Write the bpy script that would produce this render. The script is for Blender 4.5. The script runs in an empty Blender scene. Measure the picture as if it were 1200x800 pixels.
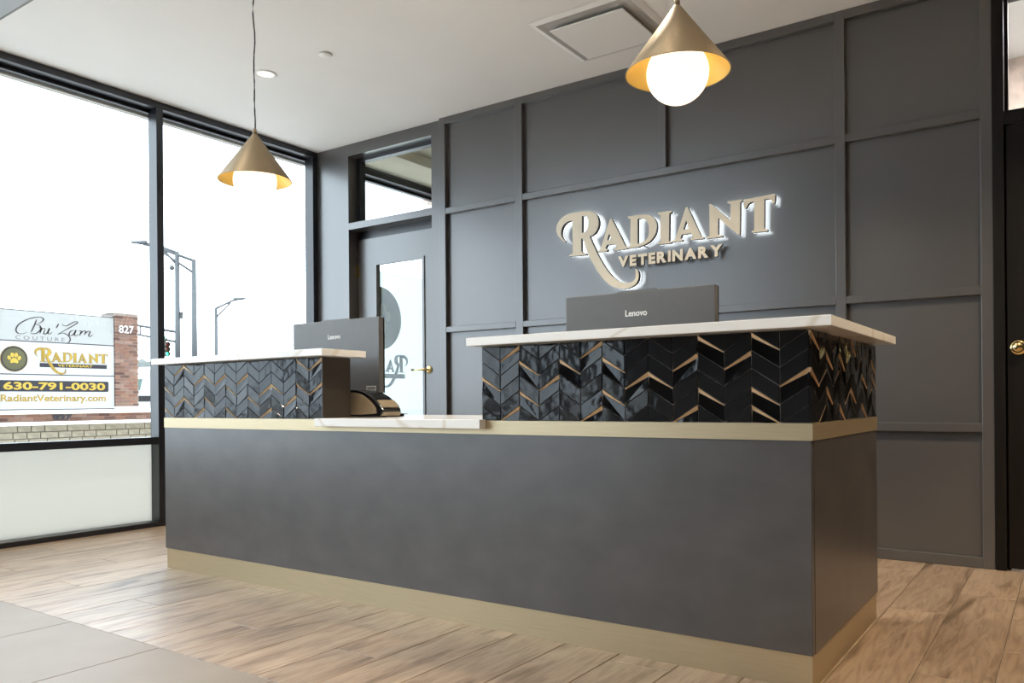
import bpy, bmesh, math, random
from mathutils import Matrix, Vector
random.seed(7)
scene = bpy.context.scene
COL = scene.collection
R = math.radians

# ------------------------------------------------------------------ camera
cam = bpy.data.cameras.new('camera')
cam.sensor_width = 36.0
cam.lens = 943.1 / 1200 * 36
cam.shift_y = 70.26 / 1200
cam.clip_end = 1000
camo = bpy.data.objects.new('camera', cam)
COL.objects.link(camo)
camo.matrix_world = (Matrix.Translation((0.6084, -2.3773, 0.8355)) @ Matrix.Rotation(R(34.7716), 4, 'Z')
                     @ Matrix.Rotation(R(90), 4, 'X') @ Matrix.Rotation(R(-0.4519), 4, 'Z'))
scene.camera = camo

# ------------------------------------------------------------------ sky, exposure
world = bpy.data.worlds.new('overcast_sky')
scene.world = world
world.use_nodes = True
_wn = world.node_tree.nodes
_wl = world.node_tree.links
_bg = _wn['Background']
_tc = _wn.new('ShaderNodeTexCoord')
_nz = _wn.new('ShaderNodeTexNoise'); _nz.inputs['Scale'].default_value = 2.2; _nz.inputs['Detail'].default_value = 4
_rp = _wn.new('ShaderNodeValToRGB')
_rp.color_ramp.elements[0].color = (0.70, 0.84, 1.0, 1); _rp.color_ramp.elements[0].position = 0.3
_rp.color_ramp.elements[1].color = (0.84, 0.93, 1.0, 1); _rp.color_ramp.elements[1].position = 0.7
_wl.new(_tc.outputs['Generated'], _nz.inputs['Vector'])
_wl.new(_nz.outputs['Fac'], _rp.inputs['Fac'])
_wl.new(_rp.outputs['Color'], _bg.inputs['Color'])
_bg.inputs['Strength'].default_value = 4.3
scene.view_settings.view_transform = 'Standard'
scene.view_settings.look = 'None'
scene.view_settings.exposure = 0.52
scene.view_settings.gamma = 1.0
scene.view_settings.use_curve_mapping = False

# ------------------------------------------------------------------ dimensions (metres)
YW = 2.2         # back wall face (panels), battens stand proud of it
YB = 2.166       # front of the battens
XW = -4.519      # inner face of the window frames
ZC = 2.911       # ceiling over the desk
YC = -0.377      # where that ceiling ends and the higher one starts
ZH = 4.30        # higher ceiling
YF = -6.0        # front wall
XR = 4.2         # right wall

# ------------------------------------------------------------------ materials
MATS = {}
def new_mat(name):
    m = bpy.data.materials.new(name); m.use_nodes = True
    MATS[name] = m
    nt = m.node_tree
    return m, nt, nt.nodes, nt.links, nt.nodes['Principled BSDF']

def pbr(name, color, rough=0.5, metal=0.0, spec=0.5, noise=0.0, scale=8.0, stretch=(1, 1, 1), bump=0.0, coat=0.0, coat_rough=0.05, detail=5):
    m, nt, N, L, b = new_mat(name)
    b.inputs['Base Color'].default_value = (*color, 1)
    b.inputs['Roughness'].default_value = rough
    b.inputs['Metallic'].default_value = metal
    b.inputs['Specular IOR Level'].default_value = spec
    b.inputs['Coat Weight'].default_value = coat
    b.inputs['Coat Roughness'].default_value = coat_rough
    if noise or bump:
        tc = N.new('ShaderNodeTexCoord'); mp = N.new('ShaderNodeMapping')
        mp.inputs['Scale'].default_value = stretch
        nz = N.new('ShaderNodeTexNoise'); nz.inputs['Scale'].default_value = scale; nz.inputs['Detail'].default_value = detail
        L.new(tc.outputs['Object'], mp.inputs['Vector']); L.new(mp.outputs['Vector'], nz.inputs['Vector'])
        if noise:
            r = N.new('ShaderNodeValToRGB')
            r.color_ramp.elements[0].position = 0.3; r.color_ramp.elements[1].position = 0.7
            r.color_ramp.elements[0].color = (*[c * (1 - noise) for c in color], 1)
            r.color_ramp.elements[1].color = (*[min(1, c * (1 + noise)) for c in color], 1)
            L.new(nz.outputs['Fac'], r.inputs['Fac']); L.new(r.outputs['Color'], b.inputs['Base Color'])
        if bump:
            bp = N.new('ShaderNodeBump'); bp.inputs['Strength'].default_value = bump; bp.inputs['Distance'].default_value = 0.01
            L.new(nz.outputs['Fac'], bp.inputs['Height']); L.new(bp.outputs['Normal'], b.inputs['Normal'])
    return m

def emit(name, color, strength):
    m, nt, N, L, b = new_mat(name)
    b.inputs['Base Color'].default_value = (*[c * 0.3 for c in color], 1)
    b.inputs['Emission Color'].default_value = (*color, 1)
    b.inputs['Emission Strength'].default_value = strength
    return m

def clear_glass(name, tint=(0.97, 0.985, 0.98), refl=1.0):
    m, nt, N, L, b = new_mat(name)
    N.remove(b)
    out = N['Material Output']
    t = N.new('ShaderNodeBsdfTransparent'); t.inputs['Color'].default_value = (*tint, 1)
    g = N.new('ShaderNodeBsdfGlossy'); g.inputs['Roughness'].default_value = 0.01
    f = N.new('ShaderNodeFresnel'); f.inputs['IOR'].default_value = 1.45
    ge = N.new('ShaderNodeNewGeometry')
    mr = N.new('ShaderNodeMapRange'); mr.inputs['To Min'].default_value = 1.45; mr.inputs['To Max'].default_value = 1 / 1.45
    L.new(ge.outputs['Backfacing'], mr.inputs['Value']); L.new(mr.outputs['Result'], f.inputs['IOR'])   # the pane is thin: no total reflection inside it
    mx = N.new('ShaderNodeMixShader')
    L.new(f.outputs['Fac'], mx.inputs['Fac']); L.new(t.outputs['BSDF'], mx.inputs[1]); L.new(g.outputs['BSDF'], mx.inputs[2])
    L.new(mx.outputs['Shader'], out.inputs['Surface'])
    return m

def frosted(name, color, diff=0.35, clear=0.0):
    m, nt, N, L, b = new_mat(name)
    N.remove(b)
    out = N['Material Output']
    t = N.new('ShaderNodeBsdfTranslucent'); t.inputs['Color'].default_value = (*color, 1)
    d = N.new('ShaderNodeBsdfDiffuse'); d.inputs['Color'].default_value = (*color, 1)
    mx = N.new('ShaderNodeMixShader'); mx.inputs['Fac'].default_value = diff
    L.new(t.outputs['BSDF'], mx.inputs[1]); L.new(d.outputs['BSDF'], mx.inputs[2])
    last = mx
    if clear:
        c = N.new('ShaderNodeBsdfTransparent'); m2 = N.new('ShaderNodeMixShader'); m2.inputs['Fac'].default_value = clear
        L.new(mx.outputs['Shader'], m2.inputs[1]); L.new(c.outputs['BSDF'], m2.inputs[2]); last = m2
    L.new(last.outputs['Shader'], out.inputs['Surface'])
    return m

def island_mat(name, colors, rough=0.85, bump=0.3, scale=40):
    """every separate piece of the mesh takes its own colour from the list"""
    m, nt, N, L, b = new_mat(name)
    b.inputs['Roughness'].default_value = rough
    g = N.new('ShaderNodeNewGeometry'); r = N.new('ShaderNodeValToRGB')
    els = r.color_ramp.elements
    while len(els) < len(colors): els.new(0.5)
    for i, c in enumerate(colors):
        els[i].position = i / (len(colors) - 1); els[i].color = (*c, 1)
    L.new(g.outputs['Random Per Island'], r.inputs['Fac'])
    tc = N.new('ShaderNodeTexCoord'); nz = N.new('ShaderNodeTexNoise'); nz.inputs['Scale'].default_value = scale
    L.new(tc.outputs['Object'], nz.inputs['Vector'])
    mx = N.new('ShaderNodeMix'); mx.data_type = 'RGBA'; mx.blend_type = 'MULTIPLY'; mx.inputs['Factor'].default_value = 0.5
    L.new(r.outputs['Color'], mx.inputs['A']); L.new(nz.outputs['Color'], mx.inputs['B'])
    L.new(mx.outputs['Result'], b.inputs['Base Color'])
    bp = N.new('ShaderNodeBump'); bp.inputs['Strength'].default_value = bump; bp.inputs['Distance'].default_value = 0.01
    L.new(nz.outputs['Fac'], bp.inputs['Height']); L.new(bp.outputs['Normal'], b.inputs['Normal'])
    return m

def wood_mat():
    m, nt, N, L, b = new_mat('wood_plank')
    tc = N.new('ShaderNodeTexCoord'); oi = N.new('ShaderNodeObjectInfo')
    mul = N.new('ShaderNodeVectorMath'); mul.operation = 'SCALE'; mul.inputs['Scale'].default_value = 37.0
    cmb = N.new('ShaderNodeCombineXYZ')
    L.new(oi.outputs['Random'], cmb.inputs['X']); L.new(oi.outputs['Random'], cmb.inputs['Y'])
    L.new(cmb.outputs['Vector'], mul.inputs[0])
    add = N.new('ShaderNodeVectorMath'); add.operation = 'ADD'
    L.new(tc.outputs['Object'], add.inputs[0]); L.new(mul.outputs['Vector'], add.inputs[1])
    mp = N.new('ShaderNodeMapping'); mp.inputs['Scale'].default_value = (7.5, 1.15, 7.5)
    L.new(add.outputs['Vector'], mp.inputs['Vector'])
    n1 = N.new('ShaderNodeTexNoise'); n1.inputs['Scale'].default_value = 1.5; n1.inputs['Detail'].default_value = 7; n1.inputs['Distortion'].default_value = 1.4
    L.new(mp.outputs['Vector'], n1.inputs['Vector'])
    r1 = N.new('ShaderNodeValToRGB')
    e = r1.color_ramp.elements
    e[0].position = 0.30; e[0].color = (0.155, 0.105, 0.066, 1)
    e[1].position = 0.72; e[1].color = (0.385, 0.295, 0.21, 1)
    k = e.new(0.45); k.color = (0.33, 0.238, 0.168, 1)
    L.new(n1.outputs['Fac'], r1.inputs['Fac'])
    mp2 = N.new('ShaderNodeMapping'); mp2.inputs['Scale'].default_value = (15, 1.5, 15)
    L.new(add.outputs['Vector'], mp2.inputs['Vector'])
    n2 = N.new('ShaderNodeTexNoise'); n2.inputs['Scale'].default_value = 2.4; n2.inputs['Detail'].default_value = 6; n2.inputs['Distortion'].default_value = 1.8
    L.new(mp2.outputs['Vector'], n2.inputs['Vector'])
    r2 = N.new('ShaderNodeValToRGB')
    r2.color_ramp.elements[0].position = 0.36; r2.color_ramp.elements[0].color = (0.60, 0.55, 0.50, 1)
    r2.color_ramp.elements[1].position = 0.56; r2.color_ramp.elements[1].color = (1, 1, 1, 1)
    L.new(n2.outputs['Fac'], r2.inputs['Fac'])
    mx = N.new('ShaderNodeMix'); mx.data_type = 'RGBA'; mx.blend_type = 'MULTIPLY'; mx.inputs['Factor'].default_value = 0.75
    L.new(r1.outputs['Color'], mx.inputs['A']); L.new(r2.outputs['Color'], mx.inputs['B'])
    hs = N.new('ShaderNodeHueSaturation')
    mr = N.new('ShaderNodeMapRange'); mr.inputs['To Min'].default_value = 0.91; mr.inputs['To Max'].default_value = 1.09
    L.new(oi.outputs['Random'], mr.inputs['Value']); L.new(mr.outputs['Result'], hs.inputs['Value'])
    L.new(mx.outputs['Result'], hs.inputs['Color']); L.new(hs.outputs['Color'], b.inputs['Base Color'])
    b.inputs['Roughness'].default_value = 0.38; b.inputs['Specular IOR Level'].default_value = 0.8
    bp = N.new('ShaderNodeBump'); bp.inputs['Strength'].default_value = 0.12; bp.inputs['Distance'].default_value = 0.004
    L.new(n2.outputs['Fac'], bp.inputs['Height']); L.new(bp.outputs['Normal'], b.inputs['Normal'])
    return m

def quartz_mat():
    m, nt, N, L, b = new_mat('quartz')
    tc = N.new('ShaderNodeTexCoord')
    n0 = N.new('ShaderNodeTexNoise'); n0.inputs['Scale'].default_value = 1.1; n0.inputs['Detail'].default_value = 3; n0.inputs['Distortion'].default_value = 1.0
    L.new(tc.outputs['Object'], n0.inputs['Vector'])
    s = N.new('ShaderNodeMath'); s.operation = 'SUBTRACT'; s.inputs[1].default_value = 0.5
    a = N.new('ShaderNodeMath'); a.operation = 'ABSOLUTE'
    L.new(n0.outputs['Fac'], s.inputs[0]); L.new(s.outputs[0], a.inputs[0])
    r = N.new('ShaderNodeValToRGB')
    r.color_ramp.elements[0].position = 0.0; r.color_ramp.elements[0].color = (0.70, 0.64, 0.56, 1)
    r.color_ramp.elements[1].position = 0.014; r.color_ramp.elements[1].color = (0.86, 0.845, 0.82, 1)
    L.new(a.outputs[0], r.inputs['Fac']); L.new(r.outputs['Color'], b.inputs['Base Color'])
    b.inputs['Roughness'].default_value = 0.16
    return m

def glazed_tile(name, color, rough, bump):
    m, nt, N, L, b = new_mat(name)
    b.inputs['Base Color'].default_value = (*color, 1)
    b.inputs['Roughness'].default_value = rough
    b.inputs['Specular IOR Level'].default_value = 0.30
    tc = N.new('ShaderNodeTexCoord'); oi = N.new('ShaderNodeObjectInfo')
    cmb = N.new('ShaderNodeCombineXYZ')
    L.new(oi.outputs['Random'], cmb.inputs['Y'])
    sc = N.new('ShaderNodeVectorMath'); sc.operation = 'SCALE'; sc.inputs['Scale'].default_value = 50
    L.new(cmb.outputs['Vector'], sc.inputs[0])
    ad = N.new('ShaderNodeVectorMath'); ad.operation = 'ADD'
    L.new(tc.outputs['Object'], ad.inputs[0]); L.new(sc.outputs['Vector'], ad.inputs[1])
    nz = N.new('ShaderNodeTexNoise'); nz.inputs['Scale'].default_value = 22; nz.inputs['Detail'].default_value = 1.5
    L.new(ad.outputs['Vector'], nz.inputs['Vector'])
    bp = N.new('ShaderNodeBump'); bp.inputs['Strength'].default_value = bump; bp.inputs['Distance'].default_value = 0.004
    L.new(nz.outputs['Fac'], bp.inputs['Height']); L.new(bp.outputs['Normal'], b.inputs['Normal'])
    return m

M_PAINT = pbr('charcoal_paint', (0.072, 0.068, 0.066), 0.30, spec=0.9, coat=0.6, coat_rough=0.28, noise=0.05, scale=3, bump=0.02)
M_BLACKFRAME = pbr('black_aluminium', (0.012, 0.013, 0.018), 0.32, metal=0.0, spec=0.6)
M_FRAMESIDE = pbr('grey_trim', (0.32, 0.30, 0.26), 0.5)
M_ESPRESSO = pbr('espresso_wood', (0.006, 0.0045, 0.0035), 0.45, spec=0.25, noise=0.3, scale=6, stretch=(8, 8, 0.8))
M_CEIL = pbr('ceiling_paint', (0.88, 0.86, 0.835), 0.9, noise=0.015, scale=2)
M_WALLWARM = pbr('warm_wall_paint', (0.34, 0.27, 0.20), 0.8, noise=0.03, scale=2)
M_TRIMGREY = pbr('grey_fascia_paint', (0.24, 0.23, 0.22), 0.7, noise=0.02, scale=2)
M_DARKWALL = pbr('dark_wall_paint', (0.07, 0.06, 0.05), 0.7, noise=0.03, scale=2)
M_CREAM = pbr('cream_paint', (0.70, 0.64, 0.50), 0.85, noise=0.02, scale=2)
M_WHITEPAINT = pbr('white_paint', (0.78, 0.78, 0.77), 0.75, noise=0.01, scale=2)
M_WOOD = wood_mat()
M_STONETILE = pbr('stone_floor_tile', (0.245, 0.208, 0.175), 0.5, spec=0.35, noise=0.10, scale=2.6, detail=8, bump=0.03)
M_GROUT = pbr('floor_grout', (0.15, 0.12, 0.095), 0.9, noise=0.1, scale=30)
M_LAMINATE = pbr('charcoal_laminate', (0.058, 0.054, 0.055), 0.36, spec=0.7, coat=0.5, coat_rough=0.34, noise=0.24, scale=6, stretch=(1, 1, 1.6), detail=7, bump=0.02)
M_BRONZEBOARD = pbr('dark_bronze_board', (0.035, 0.026, 0.018), 0.45, noise=0.1, scale=9)
M_BRASS = pbr('brushed_champagne_brass', (0.52, 0.43, 0.285), 0.42, metal=0.8, noise=0.06, scale=14, stretch=(0.5, 0.5, 26), bump=0.015)
M_GOLD = pbr('bronze_glaze_edge', (0.72, 0.53, 0.33), 0.3, metal=0.8, noise=0.08, scale=40)
M_KNOB = pbr('polished_brass', (0.85, 0.66, 0.30), 0.16, metal=1.0, noise=0.03, scale=20)
M_TILE = glazed_tile('slate_glazed_tile', (0.012, 0.0125, 0.014), 0.09, 0.32)
M_TILE_DARKREFL = glazed_tile('black_glazed_tile', (0.003, 0.003, 0.0035), 0.05, 0.12)  # same glaze, blackened to paint in the dark reflection of tilted tiles
M_TGROUT = pbr('tile_grout', (0.42, 0.40, 0.38), 0.7, noise=0.1, scale=60)
M_QUARTZ = quartz_mat()
M_GLASS = clear_glass('window_glass')
M_FROST = frosted('frosted_film', (0.60, 0.585, 0.54), 0.3)
M_FROST2 = frosted('frosted_film_high', (0.62, 0.66, 0.66), 0.2)
M_SHADE = pbr('pendant_shade_bronze', (0.34, 0.265, 0.17), 0.45, metal=0.45, noise=0.04, scale=12)
M_SHADEIN = pbr('pendant_shade_lining', (0.92, 0.60, 0.15), 0.4, metal=0.4, noise=0.04, scale=12)
M_GLOBE = emit('opal_globe', (1.0, 0.86, 0.64), 1.05)
M_CORD = pbr('black_cord', (0.012, 0.012, 0.012), 0.6, noise=0.2, scale=60)
M_WHITEMET = pbr('white_enamel', (0.90, 0.885, 0.86), 0.45, noise=0.01, scale=4)
M_VENTIN = pbr('vent_throat', (0.50, 0.49, 0.47), 0.7, noise=0.03, scale=6)
M_LED = emit('downlight_lens', (1.0, 0.95, 0.84), 0.75)
M_HALO = emit('letter_backlight', (0.86, 0.95, 1.0), 6.0)
M_LETTER = pbr('champagne_letter_face', (0.86, 0.74, 0.56), 0.5, noise=0.02, scale=10)
M_LETTERSIDE = pbr('black_letter_return', (0.008, 0.008, 0.009), 0.4, noise=0.1, scale=30)
M_MONITOR = pbr('grey_computer_plastic', (0.105, 0.102, 0.10), 0.38, noise=0.04, scale=30)
M_SCREEN = pbr('dark_screen', (0.004, 0.004, 0.005), 0.12, noise=0.05, scale=3)
M_WHITEPRINT = pbr('white_print', (0.85, 0.85, 0.85), 0.5, noise=0.01, scale=9)
M_BEIGE = pbr('beige_plastic', (0.34, 0.27, 0.18), 0.35, noise=0.03, scale=20)
M_BLACKPLASTIC = pbr('black_plastic', (0.006, 0.006, 0.007), 0.2, noise=0.05, scale=20)
M_DARKPRINT = pbr('dark_print', (0.03, 0.022, 0.025), 0.5, noise=0.02, scale=9)
M_GREYPRINT = pbr('grey_print', (0.16, 0.16, 0.17), 0.5, noise=0.02, scale=9)
M_NAVY = pbr('navy_print', (0.018, 0.02, 0.03), 0.4, noise=0.02, scale=9)
M_GOLDPRINT = pbr('gold_print', (0.33, 0.22, 0.03), 0.4, noise=0.35, scale=5, stretch=(1, 6, 1))
M_YELLOWPRINT = pbr('yellow_gold_print', (0.48, 0.34, 0.05), 0.4, noise=0.1, scale=8)
M_OLIVE = pbr('olive_print', (0.085, 0.085, 0.04), 0.5, noise=0.15, scale=3)
M_SIGNGREY = pbr('sign_panel_grey', (0.37, 0.39, 0.385), 0.5, noise=0.02, scale=2)
M_SIGNWHITE = pbr('sign_panel_white', (0.46, 0.485, 0.50), 0.5, noise=0.01, scale=2)
M_SIGNFRAME = pbr('sign_cabinet_grey', (0.10, 0.10, 0.11), 0.5, noise=0.05, scale=5)
M_BRICK = island_mat('red_brick', [(0.26, 0.115, 0.075), (0.33, 0.18, 0.12), (0.12, 0.055, 0.045), (0.40, 0.26, 0.20), (0.23, 0.12, 0.085)])
M_MORTAR = pbr('mortar', (0.36, 0.31, 0.28), 0.9, noise=0.1, scale=20)
M_LIMESTONE = pbr('limestone_cap', (0.84, 0.81, 0.75), 0.8, noise=0.04, scale=6)
M_BLOCK = pbr('tan_wall_block', (0.31, 0.28, 0.21), 0.9, noise=0.2, scale=9, bump=0.4)
M_GROUND = pbr('outdoor_ground', (0.60, 0.58, 0.55), 0.9, noise=0.2, scale=0.4)
M_ROAD = pbr('asphalt', (0.18, 0.18, 0.185), 0.9, noise=0.1, scale=1.5)
M_POLE = pbr('galvanised_pole', (0.075, 0.078, 0.08), 0.5, metal=0.3, noise=0.05, scale=5)
M_VAN = pbr('white_van_paint', (0.50, 0.51, 0.51), 0.25, coat=0.5, noise=0.01, scale=2)
M_VANGLASS = pbr('tinted_glass', (0.10, 0.17, 0.15), 0.08, noise=0.05, scale=2)
M_RUBBER = pbr('black_rubber', (0.012, 0.012, 0.013), 0.7, noise=0.1, scale=20)
M_TREE = pbr('distant_foliage', (0.11, 0.115, 0.105), 0.95, noise=0.25, scale=1.2, bump=0.5)
M_SIGBODY = pbr('signal_housing', (0.05, 0.035, 0.02), 0.5, noise=0.1, scale=20)
M_REDLENS = pbr('dark_red_lens', (0.16, 0.02, 0.02), 0.3, noise=0.1, scale=30)
M_AMBER = pbr('dark_amber_lens', (0.16, 0.06, 0.02), 0.3, noise=0.1, scale=30)
M_GREENLIT = emit('green_signal_lens', (0.10, 1.0, 0.62), 1.6)
M_GREENSIGN = pbr('green_street_sign', (0.02, 0.30, 0.16), 0.5, noise=0.05, scale=20)
M_PAPER = pbr('sticker_print', (0.22, 0.21, 0.20), 0.5, noise=0.3, scale=220)
M_BRICKFAR = pbr('pale_brick', (0.52, 0.42, 0.37), 0.9, noise=0.2, scale=12)
M_DECAL = frosted('green_decal_film', (0.11, 0.125, 0.02), 0.4, clear=0.03)
M_DECALG = frosted('gold_decal_film', (0.26, 0.27, 0.06), 0.4, clear=0.04)
M_DECALD = frosted('grey_decal_film', (0.13, 0.16, 0.12), 0.5, clear=0.06)

# ------------------------------------------------------------------ builders
def link(o):
    COL.objects.link(o); return o

def attach(o, parent):
    if parent is not None:
        o.parent = parent
        if parent.type == 'EMPTY':
            o.matrix_parent_inverse = Matrix.Translation(-parent.location)
    return o

def tag(o, label, cat, group=None):
    o['label'] = label; o['category'] = cat
    if group: o['group'] = group
    return o

def thing(name, label, cat, loc=(0, 0, 0), group=None):
    o = bpy.data.objects.new(name, None)
    o.empty_display_size = 0.1
    o.location = loc
    link(o); tag(o, label, cat, group)
    return o

def root(name, loc=(0, 0, 0)):
    o = bpy.data.objects.new(name, None); o.location = loc; o.empty_display_size = 0.1
    o['kind'] = 'structure'
    return link(o)

def from_data(name, verts, faces, mat, parent=None, smooth=False):
    me = bpy.data.meshes.new(name)
    me.from_pydata([tuple(v) for v in verts], [], faces)
    me.update()
    me.materials.append(mat)
    if smooth:
        for p in me.polygons: p.use_smooth = True
    o = bpy.data.objects.new(name, me)
    link(o)
    return attach(o, parent)

def from_bm(name, bm, mat, parent=None, smooth=False, extra=()):
    bmesh.ops.recalc_face_normals(bm, faces=bm.faces[:])
    me = bpy.data.meshes.new(name)
    bm.to_mesh(me); bm.free()
    me.materials.append(mat)
    for e in extra: me.materials.append(e)
    if smooth:
        for p in me.polygons: p.use_smooth = True
    o = bpy.data.objects.new(name, me)
    link(o)
    return attach(o, parent)

def add_box(bm, x0, x1, y0, y1, z0, z1, bevel=0.0, seg=1):
    r = bmesh.ops.create_cube(bm, size=1.0)
    vs = r['verts']
    for v in vs:
        v.co = Vector((x0 + (v.co.x + .5) * (x1 - x0), y0 + (v.co.y + .5) * (y1 - y0), z0 + (v.co.z + .5) * (z1 - z0)))
    if bevel:
        es = list({e for v in vs for e in v.link_edges})
        bmesh.ops.bevel(bm, geom=es, offset=bevel, segments=seg, affect='EDGES', profile=0.5)
    return vs

def box(name, x0, x1, y0, y1, z0, z1, mat, parent=None, bevel=0.0, seg=1):
    bm = bmesh.new(); add_box(bm, x0, x1, y0, y1, z0, z1, bevel, seg)
    return from_bm(name, bm, mat, parent)

def boxes(name, lst, mat, parent=None, bevel=0.0):
    bm = bmesh.new()
    for b in lst: add_box(bm, *b, bevel)
    return from_bm(name, bm, mat, parent)

def structure(o):
    o['kind'] = 'structure'; return o

def prism(name, pts, axis, a0, a1, mat, parent=None, bevel=0.0, seg=2):
    """extrude a 2-D outline along an axis; pts are the two other coordinates in xyz order"""
    bm = bmesh.new()
    def v(p, a):
        if axis == 'x': return (a, p[0], p[1])
        if axis == 'y': return (p[0], a, p[1])
        return (p[0], p[1], a)
    A = [bm.verts.new(v(p, a0)) for p in pts]; B = [bm.verts.new(v(p, a1)) for p in pts]
    bm.faces.new(A); bm.faces.new(B)
    n = len(pts)
    for i in range(n): bm.faces.new((A[i], A[(i + 1) % n], B[(i + 1) % n], B[i]))
    if bevel:
        es = [e for e in bm.edges if (e.verts[0] in A) == (e.verts[1] in A)]
        bmesh.ops.bevel(bm, geom=es, offset=bevel, segments=seg, affect='EDGES', profile=0.5)
    return from_bm(name, bm, mat, parent)

def lathe(name, prof, centre, mat, parent=None, seg=48, smooth=True, closed=False, axis='z'):
    verts, faces = [], []
    n = len(prof)
    for i in range(seg):
        a = 2 * math.pi * i / seg
        for r, h in prof:
            p = (r * math.cos(a), r * math.sin(a), h)
            if axis == 'y': p = (p[0], p[2], p[1])
            if axis == 'x': p = (p[2], p[0], p[1])
            verts.append((p[0] + centre[0], p[1] + centre[1], p[2] + centre[2]))
    m = n if closed else n - 1
    for i in range(seg):
        j = (i + 1) % seg
        for k in range(m):
            faces.append((i * n + k, j * n + k, j * n + (k + 1) % n, i * n + (k + 1) % n))
    bm = bmesh.new()
    vv = [bm.verts.new(v) for v in verts]
    for f in faces:
        try: bm.faces.new([vv[q] for q in f])
        except ValueError: pass
    bmesh.ops.remove_doubles(bm, verts=bm.verts[:], dist=1e-5)
    return from_bm(name, bm, mat, parent, smooth)

def tube(name, pts, r, mat, parent=None, seg=8, r2=None):
    verts, faces = [], []
    n = len(pts)
    P = [Vector(p) for p in pts]
    for i, p in enumerate(P):
        d = (P[min(i + 1, n - 1)] - P[max(i - 1, 0)]).normalized()
        u = d.cross(Vector((0, 0, 1)))
        if u.length < 1e-3: u = Vector((1, 0, 0))
        u.normalize(); w = d.cross(u)
        rr = r if r2 is None else r + (r2 - r) * i / (n - 1)
        for k in range(seg):
            a = 2 * math.pi * k / seg
            verts.append(p + (u * math.cos(a) + w * math.sin(a)) * rr)
    for i in range(n - 1):
        for k in range(seg):
            faces.append((i * seg + k, i * seg + (k + 1) % seg, (i + 1) * seg + (k + 1) % seg, (i + 1) * seg + k))
    faces.append(tuple(range(seg))[::-1]); faces.append(tuple((n - 1) * seg + k for k in range(seg)))
    o = from_data(name, verts, faces, mat, parent)
    for p in o.data.polygons:
        if len(p.vertices) == 4: p.use_smooth = True
    return o

def sphere(name, c, r, mat, parent=None, seg=40, rings=24, squash=1.0):
    prof = [(r * math.sin(math.pi * i / rings), -r * squash * math.cos(math.pi * i / rings)) for i in range(rings + 1)]
    return lathe(name, prof, c, mat, parent, seg)

# frames for lettering: 3 columns = where local x, y and z point
F_BACK = Matrix(((1, 0, 0), (0, 0, -1), (0, 1, 0)))          # on the back wall or desk, read from the room
F_STREET = Matrix(((0, 0, 1), (1, 0, 0), (0, 1, 0)))         # on the street sign, read from the building
F_OUTSIDE = Matrix(((0, 0, -1), (-1, 0, 0), (0, 1, 0)))      # on the glass, read from the street

def curve_mesh(splines, depth):
    c = bpy.data.curves.new('outline', 'CURVE'); c.dimensions = '2D'; c.fill_mode = 'BOTH'; c.extrude = depth / 2
    for pts in splines:
        s = c.splines.new('POLY'); s.points.add(len(pts) - 1)
        for q, p in zip(s.points, pts): q.co = (p[0], p[1], 0, 1)
        s.use_cyclic_u = True
    o = bpy.data.objects.new('outline', c); link(o)
    dg = bpy.context.evaluated_depsgraph_get()
    me = bpy.data.meshes.new_from_object(o.evaluated_get(dg))
    bpy.data.objects.remove(o); bpy.data.curves.remove(c)
    return me

def text_mesh(body, size, depth=0.0, bold=0.0, spacing=1.0):
    c = bpy.data.curves.new('text', 'FONT'); c.body = body; c.size = size; c.extrude = depth / 2; c.offset = bold
    c.space_character = spacing; c.resolution_u = 4
    o = bpy.data.objects.new('text', c); link(o)
    dg = bpy.context.evaluated_depsgraph_get()
    me = bpy.data.meshes.new_from_object(o.evaluated_get(dg))
    bpy.data.objects.remove(o); bpy.data.curves.remove(c)
    return me

def bounds(me):
    xs = [v.co.x for v in me.vertices]; ys = [v.co.y for v in me.vertices]
    return min(xs), max(xs), min(ys), max(ys)

def fit(me, x0, x1, y0, y1):
    a, b, c, d = bounds(me)
    for v in me.vertices:
        v.co.x = x0 + (v.co.x - a) / (b - a) * (x1 - x0); v.co.y = y0 + (v.co.y - c) / (d - c) * (y1 - y0)
    return me

def place(name, me, frame, origin, mat, parent=None, side=None):
    """put a flat lettering mesh on a plane of the scene"""
    o3 = Vector(origin)
    me.materials.clear(); me.materials.append(mat)
    if side is not None:
        me.materials.append(side)
        for p in me.polygons: p.material_index = 0 if p.normal.z > 0.9 else 1
    for v in me.vertices: v.co = frame @ v.co + o3
    me.update()
    me.name = name
    o = bpy.data.objects.new(name, me); link(o)
    return attach(o, parent)

def join_meshes(ms):
    bm = bmesh.new()
    for m in ms: bm.from_mesh(m)
    me = bpy.data.meshes.new('joined'); bm.to_mesh(me); bm.free(); return me

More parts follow.
